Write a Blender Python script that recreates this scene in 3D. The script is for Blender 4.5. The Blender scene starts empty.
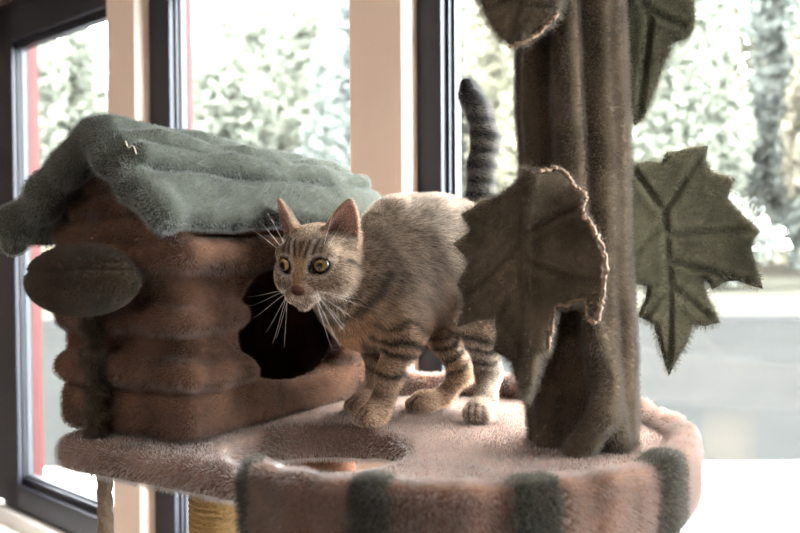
import bpy, bmesh, math, random
import numpy as np
from mathutils import Vector, Matrix, Euler, geometry
random.seed(7)
RS = np.random.RandomState(11)
SC = bpy.context.scene
COL = SC.collection

# ------------------------------------------------------------------ camera
FPX = 850.0
CZ = 1.2                      # eye height; cat tree platform top is z = 1.0
PITCH, ROLL = math.radians(1.31), math.radians(-0.35)
CAMM = (Euler((math.pi/2 - PITCH, 0, 0)).to_matrix() @ Matrix.Rotation(ROLL, 3, 'Z'))
CAMN = np.array(CAMM)
cd = bpy.data.cameras.new('camera')
cam = bpy.data.objects.new('camera', cd)
COL.objects.link(cam)
cam.matrix_world = Matrix.Translation((0, 0, CZ)) @ CAMM.to_4x4()
cd.sensor_width = 36.0
cd.lens = 36.0*FPX/800.0
cd.clip_start = 0.02
cd.clip_end = 300
cd.dof.use_dof = True
cd.dof.focus_distance = 0.95
cd.dof.aperture_fstop = 5.0
SC.camera = cam

def ray(x, y):
    d = CAMN @ np.array([(x-400)/FPX, -(y-266.5)/FPX, -1.0])
    return d
def at(x, y, Y):
    """point of the place seen at photo position x, y and depth Y"""
    d = ray(x, y)
    return np.array([0, 0, CZ]) + d*(Y/d[1])
def on_z(x, y, z):
    d = ray(x, y)
    return np.array([0, 0, CZ]) + d*((z-CZ)/d[2])

# ------------------------------------------------------------------ object helpers
def link_obj(name, me, mats=(), parent=None):
    o = bpy.data.objects.new(name, me)
    COL.objects.link(o)
    for m in mats if isinstance(mats, (list, tuple)) else [mats]:
        me.materials.append(m)
    if parent is not None:
        o.parent = parent
        o.location = -Vector(parent_world(parent))
    return o
def parent_world(o):
    v = Vector((0, 0, 0))
    while o is not None:
        v += o.location
        o = o.parent
    return v
def mesh_from(name, V, F, mats=(), parent=None, smooth=True):
    me = bpy.data.meshes.new(name)
    me.from_pydata([tuple(map(float, v)) for v in V], [], [tuple(map(int, f)) for f in F])
    me.validate()
    bm = bmesh.new(); bm.from_mesh(me)
    bmesh.ops.recalc_face_normals(bm, faces=bm.faces[:])
    bm.to_mesh(me); bm.free()
    if smooth:
        me.polygons.foreach_set('use_smooth', np.ones(len(me.polygons), dtype=bool))
    me.update()
    return link_obj(name, me, mats, parent)
def from_bm(name, bm, mats=(), parent=None, smooth=False):
    bmesh.ops.recalc_face_normals(bm, faces=bm.faces[:])
    me = bpy.data.meshes.new(name)
    bm.to_mesh(me); bm.free()
    if smooth:
        me.polygons.foreach_set('use_smooth', np.ones(len(me.polygons), dtype=bool))
    return link_obj(name, me, mats, parent)
def empty(name, loc, label, cat, group=None):
    o = bpy.data.objects.new(name, None)
    COL.objects.link(o)
    o.location = loc
    tag(o, label, cat, group)
    return o
def tag(o, label=None, cat=None, group=None, kind=None):
    if label: o['label'] = label
    if cat: o['category'] = cat
    if group: o['group'] = group
    if kind: o['kind'] = kind
    return o
def add_hexa(bm, pts):
    """8 points: bottom ring 4, top ring 4"""
    v = [bm.verts.new(tuple(map(float, p))) for p in pts]
    for f in ((0, 1, 2, 3), (7, 6, 5, 4), (0, 4, 5, 1), (1, 5, 6, 2), (2, 6, 7, 3), (3, 7, 4, 0)):
        bm.faces.new([v[i] for i in f])
def tube(pts, radii, n=10, caps=True):
    """swept tube -> V, F"""
    pts = [np.array(p, float) for p in pts]
    V, F = [], []
    up = np.array([0.3, 0.2, 0.93])
    for i, p in enumerate(pts):
        a = pts[max(i-1, 0)]; b = pts[min(i+1, len(pts)-1)]
        t = (b-a)/max(np.linalg.norm(b-a), 1e-9)
        s = np.cross(t, up); s /= max(np.linalg.norm(s), 1e-9)
        u = np.cross(s, t)
        for k in range(n):
            an = 2*math.pi*k/n
            V.append(p + radii[i]*(math.cos(an)*s + math.sin(an)*u))
    for i in range(len(pts)-1):
        for k in range(n):
            k2 = (k+1) % n
            F.append((i*n+k, i*n+k2, (i+1)*n+k2, (i+1)*n+k))
    if caps:
        F.append(tuple(range(n))[::-1])
        F.append(tuple((len(pts)-1)*n+k for k in range(n)))
    return V, F

# ------------------------------------------------------------------ signed distance modelling
def smin(a, b, k):
    if k <= 0: return np.minimum(a, b)
    h = np.clip(0.5 + 0.5*(b-a)/k, 0, 1)
    return b*(1-h) + a*h - k*h*(1-h)
def smax(a, b, k):
    return -smin(-a, -b, k)
class Field:
    def __init__(s, lo, hi, h):
        s.lo = np.array(lo, float); s.h = h
        s.n = np.ceil((np.array(hi, float)-s.lo)/h).astype(int)+1
        s.d = np.full(s.n, 0.06, np.float32)
    def sub(s, lo, hi):
        a = np.clip(np.floor((np.array(lo)-s.lo)/s.h).astype(int), 0, s.n)
        b = np.clip(np.ceil((np.array(hi)-s.lo)/s.h).astype(int)+1, 0, s.n)
        sl = tuple(slice(a[i], b[i]) for i in range(3))
        g = [(s.lo[i] + s.h*np.arange(a[i], b[i])).astype(np.float32) for i in range(3)]
        return sl, np.meshgrid(*g, indexing='ij')
    def put(s, f, lo, hi, k=0.0, cut=False, pad=None):
        pad = 0.012 + k if pad is None else pad
        sl, (X, Y, Z) = s.sub(np.array(lo)-pad, np.array(hi)+pad)
        if X.size == 0: return
        v = f(X, Y, Z).astype(np.float32)
        s.d[sl] = smax(s.d[sl], -v, k) if cut else smin(s.d[sl], v, k)
    def cone(s, a, b, r1, r2, k=0.0, cut=False):
        a = np.array(a, float); b = np.array(b, float); ab = b-a; L = max(ab@ab, 1e-12)
        def f(X, Y, Z):
            x, y, z = X-a[0], Y-a[1], Z-a[2]
            h = np.clip((x*ab[0]+y*ab[1]+z*ab[2])/L, 0, 1)
            return np.sqrt((x-h*ab[0])**2+(y-h*ab[1])**2+(z-h*ab[2])**2) - (r1+(r2-r1)*h)
        R = max(r1, r2)
        s.put(f, np.minimum(a, b)-R, np.maximum(a, b)+R, k, cut)
    def path(s, pts, rs, k=0.0):
        for i in range(len(pts)-1):
            r1 = rs[i] if not np.isscalar(rs) else rs
            r2 = rs[i+1] if not np.isscalar(rs) else rs
            s.cone(pts[i], pts[i+1], r1, r2, k)
    def ell(s, c, r, k=0.0, M=None, cut=False):
        """ellipsoid; rows of M are its axes"""
        c = np.array(c, float); M = np.eye(3) if M is None else np.array(M, float)
        def f(X, Y, Z):
            x, y, z = X-c[0], Y-c[1], Z-c[2]
            q = [M[i, 0]*x+M[i, 1]*y+M[i, 2]*z for i in range(3)]
            k0 = np.sqrt(sum((q[i]/r[i])**2 for i in range(3)))
            k1 = np.sqrt(sum((q[i]/r[i]**2)**2 for i in range(3)))
            return np.where(k1 > 1e-6, k0*(k0-1)/np.maximum(k1, 1e-6), -min(r))
        R = max(r)
        s.put(f, c-R, c+R, k, cut)
    def box(s, lo, hi, r, k=0.0, cut=False):
        lo = np.array(lo, float); hi = np.array(hi, float)
        c = (lo+hi)/2; e = (hi-lo)/2-r
        def f(X, Y, Z):
            q = [np.abs(P-c[i])-e[i] for i, P in enumerate((X, Y, Z))]
            out = np.sqrt(sum(np.maximum(t, 0)**2 for t in q))
            return out + np.minimum(np.maximum(q[0], np.maximum(q[1], q[2])), 0) - r
        s.put(f, lo, hi, k, cut)
    def mesh(s):
        """surface nets -> V (N,3), F (M,4)"""
        d = s.d
        ins = d < 0
        nx, ny, nz = d.shape
        cs = [(i, j, k) for i in (0, 1) for j in (0, 1) for k in (0, 1)]
        cnt = np.zeros((nx-1, ny-1, nz-1), np.int8)
        for (i, j, k) in cs:
            cnt += ins[i:nx-1+i, j:ny-1+j, k:nz-1+k]
        act = (cnt > 0) & (cnt < 8)
        idx = np.argwhere(act)
        num = np.full(act.shape, -1, np.int64)
        num[act] = np.arange(len(idx))
        acc = np.zeros((len(idx), 3)); c = np.zeros(len(idx))
        val = {q: d[idx[:, 0]+q[0], idx[:, 1]+q[1], idx[:, 2]+q[2]] for q in cs}
        for a in cs:
            for ax in range(3):
                if a[ax] == 0:
                    b = list(a); b[ax] = 1; b = tuple(b)
                    va, vb = val[a], val[b]
                    m = (va < 0) != (vb < 0)
                    t = np.where(m, va/np.where(m, va-vb, 1), 0)
                    p = np.array(a, float)[None, :]+np.zeros((len(idx), 1))
                    p[:, ax] += t
                    acc[m] += p[m]; c[m] += 1
        V = s.lo + s.h*(idx + acc/np.maximum(c, 1)[:, None])
        F = []
        for ax in range(3):
            o1, o2 = [q for q in range(3) if q != ax]
            sl0 = [slice(1, -1)]*3; sl1 = [slice(1, -1)]*3
            sl0[ax] = slice(0, -1); sl1[ax] = slice(1, None)
            A = ins[tuple(sl0)]; B = ins[tuple(sl1)]
            e = np.argwhere(A != B)
            if len(e) == 0: continue
            off = np.ones(3, int); off[ax] = 0
            g = e + off
            flip = A[tuple(e.T)]
            def cell(d1, d2):
                q = g.copy(); q[:, o1] += d1; q[:, o2] += d2
                return num[tuple(q.T)]
            quad = np.stack([cell(-1, -1), cell(0, -1), cell(0, 0), cell(-1, 0)], 1)
            if ax == 1: flip = ~flip
            quad[~flip] = quad[~flip][:, ::-1]
            F.append(quad[(quad >= 0).all(1)])
        return V, np.concatenate(F)
def lump(P, freq, seed):
    r = np.random.RandomState(seed)
    out = np.zeros(len(P))
    for i in range(7):
        w = r.normal(size=3); w /= np.linalg.norm(w)
        out += np.sin(P@w*freq*(0.6+0.9*r.rand()) + 6.28*r.rand())
    return out/7
def relax(V, F, it=1, lam=0.5):
    n = len(V)
    e = np.concatenate([F[:, [0, 1]], F[:, [1, 2]], F[:, [2, 3]], F[:, [3, 0]]])
    e = np.concatenate([e, e[:, ::-1]])
    for _ in range(it):
        S = np.zeros_like(V); C = np.zeros(n)
        for q in range(3): S[:, q] = np.bincount(e[:, 0], V[e[:, 1], q], n)
        C = np.bincount(e[:, 0], minlength=n)
        V = V + lam*(S/np.maximum(C, 1)[:, None]-V)
    return V
def paint(o, rgb):
    """per-vertex linear colour -> corner byte colour 'Coat'"""
    me = o.data
    ca = me.color_attributes.new('Coat', 'BYTE_COLOR', 'CORNER')
    li = np.empty(len(me.loops), np.int32); me.loops.foreach_get('vertex_index', li)
    c = np.ones((len(li), 4), np.float32); c[:, :3] = np.clip(rgb[li], 0, 1)
    ca.data.foreach_set('color', c.ravel())
def vgroup(o, name, w):
    g = o.vertex_groups.new(name=name)
    q = np.round(np.clip(w, 0, 1)*12).astype(int)
    for lv in range(13):
        ii = np.nonzero(q == lv)[0]
        if len(ii): g.add(ii.tolist(), lv/12.0, 'REPLACE')

# ------------------------------------------------------------------ materials
def mat(name):
    m = bpy.data.materials.new(name); m.use_nodes = True
    nt = m.node_tree
    return m, nt, nt.nodes['Principled BSDF'], nt.nodes['Material Output']
def simple(name, rgb, rough=0.6, metal=0.0, var=0.0, scale=20, spec=0.5, bump=0.0):
    m, nt, b, out = mat(name)
    b.inputs['Base Color'].default_value = (*rgb, 1)
    b.inputs['Roughness'].default_value = rough
    b.inputs['Metallic'].default_value = metal
    b.inputs['Specular IOR Level'].default_value = spec
    if var or bump:
        tc = nt.nodes.new('ShaderNodeTexCoord')
        nz = nt.nodes.new('ShaderNodeTexNoise')
        nz.inputs['Scale'].default_value = scale; nz.inputs['Detail'].default_value = 5
        nt.links.new(tc.outputs['Object'], nz.inputs['Vector'])
        if var:
            mx = nt.nodes.new('ShaderNodeMix'); mx.data_type = 'RGBA'
            mx.inputs['A'].default_value = (*[c*(1-var) for c in rgb], 1)
            mx.inputs['B'].default_value = (*[min(1, c*(1+var)) for c in rgb], 1)
            nt.links.new(nz.outputs['Fac'], mx.inputs['Factor'])
            nt.links.new(mx.outputs['Result'], b.inputs['Base Color'])
        if bump:
            bp = nt.nodes.new('ShaderNodeBump'); bp.inputs['Strength'].default_value = bump
            bp.inputs['Distance'].default_value = 0.01
            nt.links.new(nz.outputs['Fac'], bp.inputs['Height'])
            nt.links.new(bp.outputs['Normal'], b.inputs['Normal'])
    return m
def plush(name, rgb=None, var=0.25, trans=0.3, attr=False, patch=0.3, patch_scale=25.0):
    """pile fabric / coat: diffuse + translucent, varied strand by strand and in soft patches"""
    m, nt, b, out = mat(name)
    nt.nodes.remove(b)
    L = nt.links.new
    if attr:
        a = nt.nodes.new('ShaderNodeAttribute'); a.attribute_name = 'Coat'
        base = a.outputs['Color']
    else:
        r = nt.nodes.new('ShaderNodeRGB'); r.outputs[0].default_value = (*rgb, 1)
        base = r.outputs[0]
    hi = nt.nodes.new('ShaderNodeHairInfo')
    mr = nt.nodes.new('ShaderNodeMapRange')
    mr.inputs['To Min'].default_value = 1-var; mr.inputs['To Max'].default_value = 1+var
    L(hi.outputs['Random'], mr.inputs['Value'])
    geo = nt.nodes.new('ShaderNodeNewGeometry')
    nz = nt.nodes.new('ShaderNodeTexNoise'); nz.inputs['Scale'].default_value = patch_scale
    nz.inputs['Detail'].default_value = 3
    L(geo.outputs['Position'], nz.inputs['Vector'])
    mr2 = nt.nodes.new('ShaderNodeMapRange')
    mr2.inputs['From Min'].default_value = 0.3; mr2.inputs['From Max'].default_value = 0.7
    mr2.inputs['To Min'].default_value = 1-patch; mr2.inputs['To Max'].default_value = 1+patch
    L(nz.outputs['Fac'], mr2.inputs['Value'])
    mu = nt.nodes.new('ShaderNodeMath'); mu.operation = 'MULTIPLY'
    L(mr.outputs[0], mu.inputs[0]); L(mr2.outputs[0], mu.inputs[1])
    sc = nt.nodes.new('ShaderNodeVectorMath'); sc.operation = 'SCALE'
    L(base, sc.inputs[0]); L(mu.outputs[0], sc.inputs['Scale'])
    df = nt.nodes.new('ShaderNodeBsdfDiffuse'); tr = nt.nodes.new('ShaderNodeBsdfTranslucent')
    L(sc.outputs[0], df.inputs['Color']); L(sc.outputs[0], tr.inputs['Color'])
    mx = nt.nodes.new('ShaderNodeMixShader')
    f = nt.nodes.new('ShaderNodeMath'); f.operation = 'MULTIPLY'; f.inputs[1].default_value = trans
    L(hi.outputs['Is Strand'], f.inputs[0])
    L(f.outputs[0], mx.inputs['Fac']); L(df.outputs[0], mx.inputs[1]); L(tr.outputs[0], mx.inputs[2])
    gl = nt.nodes.new('ShaderNodeBsdfHair'); gl.component = 'Reflection'
    gl.inputs['Color'].default_value = (0.85, 0.88, 0.9, 1)
    gl.inputs['RoughnessU'].default_value = 0.45; gl.inputs['RoughnessV'].default_value = 0.7
    m2 = nt.nodes.new('ShaderNodeMixShader')
    f2 = nt.nodes.new('ShaderNodeMath'); f2.operation = 'MULTIPLY'; f2.inputs[1].default_value = SHEEN.get(name, 0.09)
    L(hi.outputs['Is Strand'], f2.inputs[0]); L(f2.outputs[0], m2.inputs['Fac'])
    L(mx.outputs[0], m2.inputs[1]); L(gl.outputs[0], m2.inputs[2])
    L(m2.outputs[0], out.inputs['Surface'])
    return m
SHEEN = {'rim brown plush': 0.28, 'brown plush': 0.44, 'grey green plush': 0.20, 'tan plush': 0.12, 'tabby coat': 0.12, 'dark olive brown plush': 0.04}
def fur(o, count, length, lean=(0, 0, 0), rnd=0.25, rad=0.00035, dens=None, lens=None, clump=0.0, steps=3, seed=1, tip=0.35):
    md = o.modifiers.new('pile', 'PARTICLE_SYSTEM')
    ps = md.particle_system; ps.seed = seed
    s = ps.settings
    s.type = 'HAIR'; s.count = int(count*FURK); s.hair_step = steps; s.render_step = 3; s.display_step = 2
    s.use_advanced_hair = True
    v = length/4.0
    s.normal_factor = v; s.brownian_factor = v*rnd
    s.object_align_factor = tuple(v*q for q in lean)
    s.root_radius = 1.0; s.tip_radius = tip; s.radius_scale = rad
    s.emit_from = 'FACE'; s.distribution = 'RAND'; s.use_emit_random = True; s.use_even_distribution = True
    s.factor_random = v*rnd*0.6
    s.material = 1
    if dens: ps.vertex_group_density = dens
    if lens: ps.vertex_group_length = lens
FURK = 1.0

BROWN = (0.165, 0.110, 0.090)
M_brown = plush('brown plush', BROWN)
M_rim = plush('rim brown plush', (0.172, 0.094, 0.064), patch=0.4)
M_dbrown = plush('dark brown plush', (0.13, 0.062, 0.038))
M_tan = plush('tan plush', (0.125, 0.064, 0.040), patch=0.4)
M_roof = plush('grey green plush', (0.070, 0.074, 0.060), var=0.3, patch=0.2)
M_green = plush('olive plush patch', (0.038, 0.037, 0.025))
M_olive = plush('dark olive brown plush', (0.068, 0.048, 0.030))
M_trunk = plush('bark brown plush', (0.090, 0.066, 0.045), patch=0.35)
M_leafb = plush('brown leaf plush', (0.100, 0.077, 0.053), patch=0.45)
M_leafg = plush('green leaf plush', (0.055, 0.049, 0.031), trans=0.5, patch=0.3)
M_seam = simple('tan leaf edging', (0.25, 0.165, 0.115), 0.9, var=0.3, scale=200)
M_sisal = simple('sisal rope', (0.42, 0.27, 0.11), 0.95, var=0.4, scale=300, bump=0.5)
M_jute = simple('braided rope', (0.13, 0.09, 0.06), 0.9, var=0.35, scale=250, bump=0.4)
M_thread = simple('pale thread', (0.6, 0.55, 0.45), 0.8)

# ------------------------------------------------------------------ the cat tree
PZ = 1.0
TREE = empty('cat_tree', (0.045, 0.902, 0), 'brown plush cat tree with log cabin house, leafy trunk and rimmed bed by windows', 'cat tree')
BC = np.array([0.045, 0.902]); BR = 0.262        # round bed: centre and outer radius
YAW = math.radians(30)
EV = np.array([math.sin(YAW), math.cos(YAW)]); EU = np.array([-math.cos(YAW), math.sin(YAW)])
HA = np.array([-0.209, 0.846])                   # near corner of the house
def house(u, v, w):
    p = HA + EU*u + EV*v
    return np.array([p[0], p[1], PZ+w])
def to_world(V):
    V = np.asarray(V, float)
    xy = HA[None, :] + V[:, :1]*EU[None, :] + V[:, 1:2]*EV[None, :]
    return np.column_stack([xy, V[:, 2]+PZ])
HW, HL, HH = 0.205, 0.34, 0.205

# platform slab with the hole and the left wing (house frame u, v, w)
def platform():
    f = Field((-0.42, -0.16, -0.06), (0.24, 0.46, 0.02), 0.004)
    c = (BC-HA); cu, cv = c@EU, c@EV
    def disc(X, Y, Z):
        r = np.sqrt((X-cu)**2+(Y-cv)**2)-(0.243-0.012)
        z = np.abs(Z+0.0160)-(0.0160-0.012)
        return np.sqrt(np.maximum(r, 0)**2+np.maximum(z, 0)**2)+np.minimum(np.maximum(r, z), 0)-0.012
    f.put(disc, (cu-0.25, cv-0.25, -0.04), (cu+0.25, cv+0.25, 0.0), 0)
    def wing(X, Y, Z):
        x = np.abs(X-0.035)-(0.150-0.05); y = np.abs(Y-0.155)-(0.195-0.05)
        r = np.sqrt(np.maximum(x, 0)**2+np.maximum(y, 0)**2)+np.minimum(np.maximum(x, y), 0)-(0.05-0.014)
        z = np.abs(Z+0.0170)-(0.0170-0.014)
        return np.sqrt(np.maximum(r, 0)**2+np.maximum(z, 0)**2)+np.minimum(np.maximum(r, z), 0)-0.014
    f.put(wing, (-0.13, -0.05, -0.04), (0.2, 0.36, 0.0), 0.01)
    h = np.array([-0.083, 0.846])-HA; hu, hv = h@EU, h@EV
    def hole(X, Y, Z):
        r = np.sqrt(((X-hu)/1.0)**2+((Y-hv)/1.0)**2)-0.090
        return r
    f.put(hole, (hu-0.1, hv-0.1, -0.06), (hu+0.1, hv+0.1, 0.02), 0.014, cut=True)
    V, F = f.mesh()
    V = relax(V, F, 2, 0.5)
    V = to_world(V)
    o = mesh_from('platform', V, F, M_brown, TREE)
    return o, V
o_plat, Vp = platform()
w = np.where(Vp[:, 2] > PZ-0.003, 0.55, 1.0)
vgroup(o_plat, 'len', w)
fur(o_plat, 130000, 0.0046, (0.1, -0.15, -0.2), 0.45, 0.00030, lens='len', seed=2)

# rim bolster
def ringpt(a, r, z):
    return np.array([BC[0]+r*math.cos(a), BC[1]+r*math.sin(a), PZ+z])
A0, A1 = math.radians(-133.5), math.radians(122)
def rim_profile(a, grow=0.0):
    q = []
    r0, r1 = 0.234-grow, 0.256+grow
    z0, z1 = -0.046-grow, 0.015+0.012*min(1, max(0, (math.degrees(a)-5)/40))+grow
    lum = 0.0010*math.sin(a*23)+0.0009*math.sin(a*41+1)+0.0009*math.sin(a*11+2)
    rc, zc = (r0+r1)/2, (z0+z1)/2
    hr, hz = (r1-r0)/2, (z1-z0)/2
    for k in range(28):
        t = 2*math.pi*k/28
        c, s_ = math.cos(t), math.sin(t)
        e = 0.42
        q.append((rc+hr*math.copysign(abs(c)**e, c)+(lum if c > 0 else 0), zc+hz*math.copysign(abs(s_)**e, s_)+(lum if s_ > 0 else 0)))
    return q
def sweep(name, a0, a1, n, grow, mt, parent, endcap=0.010):
    V, F = [], []
    m = 28
    ks = [(a0, 0.80)] + [(a0+(a1-a0)*i/n, 1.0) for i in range(n+1)] + [(a1, 0.80)]
    da = endcap/0.25
    ks[0] = (a0-da*0.6, 0.72); ks[-1] = (a1+da*0.6, 0.72)
    for a, sc_ in ks:
        pr = rim_profile(a, grow)
        rc = sum(p[0] for p in pr)/m; zc = sum(p[1] for p in pr)/m
        for r, z in pr:
            V.append(ringpt(a, rc+(r-rc)*sc_, zc+(z-zc)*sc_))
    for i in range(len(ks)-1):
        for k in range(m):
            F.append((i*m+k, i*m+(k+1) % m, (i+1)*m+(k+1) % m, (i+1)*m+k))
    F.append(tuple(range(m))[::-1]); F.append(tuple((len(ks)-1)*m+k for k in range(m)))
    F = [f[::-1] for f in F]
    return mesh_from(name, V, F, mt, parent), np.array(V)
o_rim, _ = sweep('rim', A0, A1, 200, 0.0, M_rim, TREE)
fur(o_rim, 130000, 0.0052, (0.05, -0.05, -0.25), 0.5, 0.00032, seed=3)
def front_angle(x):
    best = None
    for i in range(0, 900):
        a = math.radians(-140 + i*0.2)
        p = ringpt(a, 0.268, 0.0)
        d = p-np.array([0, 0, CZ]); l = CAMN.T@d
        X = 400 - FPX*l[0]/l[2]
        if best is None or abs(X-x) < best[0]: best = (abs(X-x), a)
        if X > x and i > 5: break
    return best[1]
for i, (xa, xb) in enumerate(((345, 381), (522, 566), (673, 696))):
    p, _ = sweep('fabric_patch', front_angle(xa), front_angle(xb), 12, 0.0018, M_green, o_rim, 0.002)
    p['label'] = 'dark green fabric patch'
    fur(p, 12000, 0.0054, (0, 0, -0.3), 0.5, 0.00032, seed=20+i)
p, _ = sweep('fabric_patch', A0-0.018, A0+0.006, 4, 0.0018, M_green, o_rim, 0.004)
p['label'] = 'dark green fabric edging'
fur(p, 5000, 0.006, (0, 0, -0.3), 0.5, 0.0004, seed=24)

# log cabin house: hollow quilted walls
def house_walls():
    f = Field((-0.03, -0.035, -0.01), (HW+0.03, HL+0.03, 0.34), 0.004)
    f.box((0.009, 0.009, 0.0), (HW-0.002, HL-0.009, HH), 0.014)
    # gable prism
    def gab(X, Y, Z):
        s2 = math.sqrt(0.5)
        a = (np.abs(X-HW/2)*0.80 + (Z-0.318)*0.60)
        y = np.abs(Y-HL/2)-(HL/2-0.010)
        return np.maximum(np.maximum(a, y), 0.19-Z)-0.004
    f.put(gab, (0, 0, 0.19), (HW, HL, 0.325), 0.012)
    # quilted log rolls round the walls
    for w_, r, o_ in ((0.192, 0.0165, 0.009), (0.127, 0.0135, 0.006), (0.071, 0.0145, 0.006)):
        P = [(o_, o_, w_), (HW-o_-0.011, o_, w_), (HW-o_-0.011, HL-o_, w_), (o_, HL-o_, w_), (o_, o_, w_)]
        for i in range(4):
            a, b = np.array(P[i]), np.array(P[i+1])
            n = 8
            pts = [a+(b-a)*j/n + np.array([0, 0, 0.0025*math.sin(j*2.1+i*1.7+w_*60) if 0 < j < n else 0]) for j in range(n+1)]
            f.path(pts, r, 0.006)
    f.box((0.001, 0.001, 0.002), (HW-0.001, HL-0.001, 0.052), 0.014, 0.006)
    # folds on the gable panel
    for (u0, w0, u1, w1, r) in ((0.025, 0.222, 0.190, 0.214, 0.0125), (0.045, 0.252, 0.165, 0.242, 0.0115), (0.07, 0.276, 0.145, 0.268, 0.009)):
        n = 6
        pts = [(u0+(u1-u0)*j/n, 0.004+0.001*math.sin(j*3), w0+(w1-w0)*j/n+0.002*math.sin(j*2+u0*90)) for j in range(n+1)]
        f.path(pts, r, 0.006)
    # cavity and door hole
    f.box((0.020, 0.020, 0.018), (HW-0.020, HL-0.020, 0.215), 0.01, 0.0, cut=True)
    def hole(X, Y, Z):
        y = (Y-0.180)/0.094; z = (Z-0.112)/0.068
        r = (np.abs(y)**2.3+np.abs(z)**2.3)**(1/2.3)
        return (r-1)*0.068
    f.put(hole, (-0.03, 0.08, 0.03), (0.03, 0.28, 0.19), 0.012, cut=True)
    V, F = f.mesh()
    V = V + 0.0018*lump(V, 130, 3)[:, None]*np.array([1, 1, 0.6])
    V = relax(V, F, 2, 0.5)
    return V, F
V, F = house_walls()
o_house = mesh_from('cat_house', to_world(V), F, M_tan, TREE)
inside = (V[:, 0] > 0.016) & (V[:, 0] < HW-0.016) & (V[:, 1] > 0.016) & (V[:, 1] < HL-0.016)
vgroup(o_house, 'dens', np.where(inside, 0.0, 1.0))
o_house['label'] = 'brown quilted plush log cabin'
fur(o_house, 170000, 0.0034, (-0.1, -0.05, -0.3), 0.5, 0.00027, dens='dens', seed=4)

# roof: folded plush slabs
def house_roof():
    f = Field((-0.075, -0.07, 0.17), (0.30, 0.42, 0.38), 0.0033)
    V0, V1 = -0.022, 0.385
    def ridge(v): t = (v-V0)/(V1-V0); return 0.313-0.015*t
    def eaveR(v): t = (v-V0)/(V1-V0); return 0.232+0.010*t
    def R(fr, v):      # right slope (towards the viewer's right)
        return np.array([0.098+(0.003-0.098)*fr, v, ridge(v)+(eaveR(v)-ridge(v))*fr])
    def Lf(fr, v):
        return np.array([0.108+(0.240-0.108)*fr, v, ridge(v)+(0.213-ridge(v))*fr])
    n = 9
    vs = [V0+(V1-V0)*i/n for i in range(n+1)]
    rr = np.random.RandomState(5)
    # slabs: dense side by side capsules
    for S in (R, Lf):
        for fr in np.linspace(0.0, 1.0, 15):
            rad = 0.0070
            f.path([S(fr, v) for v in (V0, V0+(V1-V0)*0.33, V0+(V1-V0)*0.66, V1)], rad, 0.006)
    # the lengthwise rolls
    for fr, rad, lift in ((0.0, 0.0150, 0.010), (0.235, 0.0135, 0.0185), (0.46, 0.0135, 0.0180)):
        ph = rr.rand()*6
        f.path([R(fr+0.012*math.sin(i*1.3+ph), v)+np.array([-0.5, 0, 0.85])*lift*(1+0.3*math.sin(i*2+ph)) for i, v in enumerate(vs)], rad, 0.0015)
    for fr, rad, lift in ((0.25, 0.014, 0.006), (0.5, 0.014, 0.006), (0.75, 0.014, 0.006)):
        f.path([Lf(fr, v)+np.array([0.5, 0, 0.85])*lift for v in vs], rad, 0.005)
    for fr in np.linspace(0.70, 1.0, 6):
        f.path([R(fr, v)+np.array([-0.5, 0, 0.85])*(0.0100-0.007*(fr-0.70)/0.30+0.0015*math.sin(i*1.7+fr*9)) for i, v in enumerate(vs)], 0.0105, 0.003)
    # flat lower panel edge
    f.path([R(1.0, v)+np.array([0, 0, 0.002*math.sin(i*2.2)]) for i, v in enumerate(vs)], 0.013, 0.006)
    # thick lumpy border along the front gable edge
    for S, ph in ((R, 0.4), (Lf, 1.9)):
        m = 8
        pts = [S(j/m, V0-0.008)+np.array([0, 0.006*math.sin(j*2.3+ph), 0.004*math.sin(j*1.9+ph)]) for j in range(m+1)]
        rs = [0.0165+0.0030*math.sin(j*2.6+ph) for j in range(m+1)]
        f.path(pts, rs, 0.008)
        pts = [S(j/m, V1) for j in range(m+1)]
        f.path(pts, 0.014, 0.008)
    V, F = f.mesh()
    V = V + 0.003*lump(V, 60, 8)[:, None]*np.array([0.6, 1, 1])
    V = relax(V, F, 1, 0.5)
    return V, F
V, F = house_roof()
o_roof = mesh_from('roof', to_world(V), F, M_roof, o_house)
o_roof['label'] = 'folded grey green plush roof'
fur(o_roof, 160000, 0.0034, (-0.1, -0.1, -0.2), 0.5, 0.00027, seed=5)

# oval cushion on the gable, vine below it, loose thread
cc = at(83, 280, 0.858)
def cushion():
    f = Field(cc-0.08, cc+0.08, 0.003)
    ax = np.array([[0.97, -0.22, 0.02], [0.22, 0.97, 0], [-0.02, 0, 1]])
    f.ell(cc, (0.0585, 0.036, 0.034), 0, ax)
    V, F = f.mesh()
    d = V-cc
    seam = np.exp(-((d[:, 2]-0.010-0.06*d[:, 0])/0.0022)**2)
    V = V - d/np.linalg.norm(d, axis=1)[:, None]*(seam*0.0060)[:, None]
    return relax(V, F, 1, 0.4), F
V, F = cushion()
o_cush = mesh_from('oval_cushion', V, F, M_olive, o_house)
o_cush['label'] = 'dark oval cushion with a seam'
fur(o_cush, 34000, 0.0036, (-0.2, 0, 0.0), 0.4, 0.00034, seed=6)
vp = [house(0.124+0.004*math.sin(j*1.9), -0.014-0.003*math.cos(j*1.3), 0.128-0.125*j/14) for j in range(15)]
V, F = tube(vp, [0.0085+0.002*math.sin(j*1.7) for j in range(15)], 10)
o_vine = mesh_from('vine', V, F, M_olive, o_house)
fur(o_vine, 7000, 0.006, (0, 0, -0.4), 0.5, 0.00034, seed=7)
tp = [house(0.030+0.012*t, -0.040, 0.292+0.012*t+0.004*math.sin(t*5)) for t in np.linspace(0, 1.2, 9)]
V, F = tube(tp, [0.0006]*9, 6)
mesh_from('loose_thread', V, F, M_thread, o_house)

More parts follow.
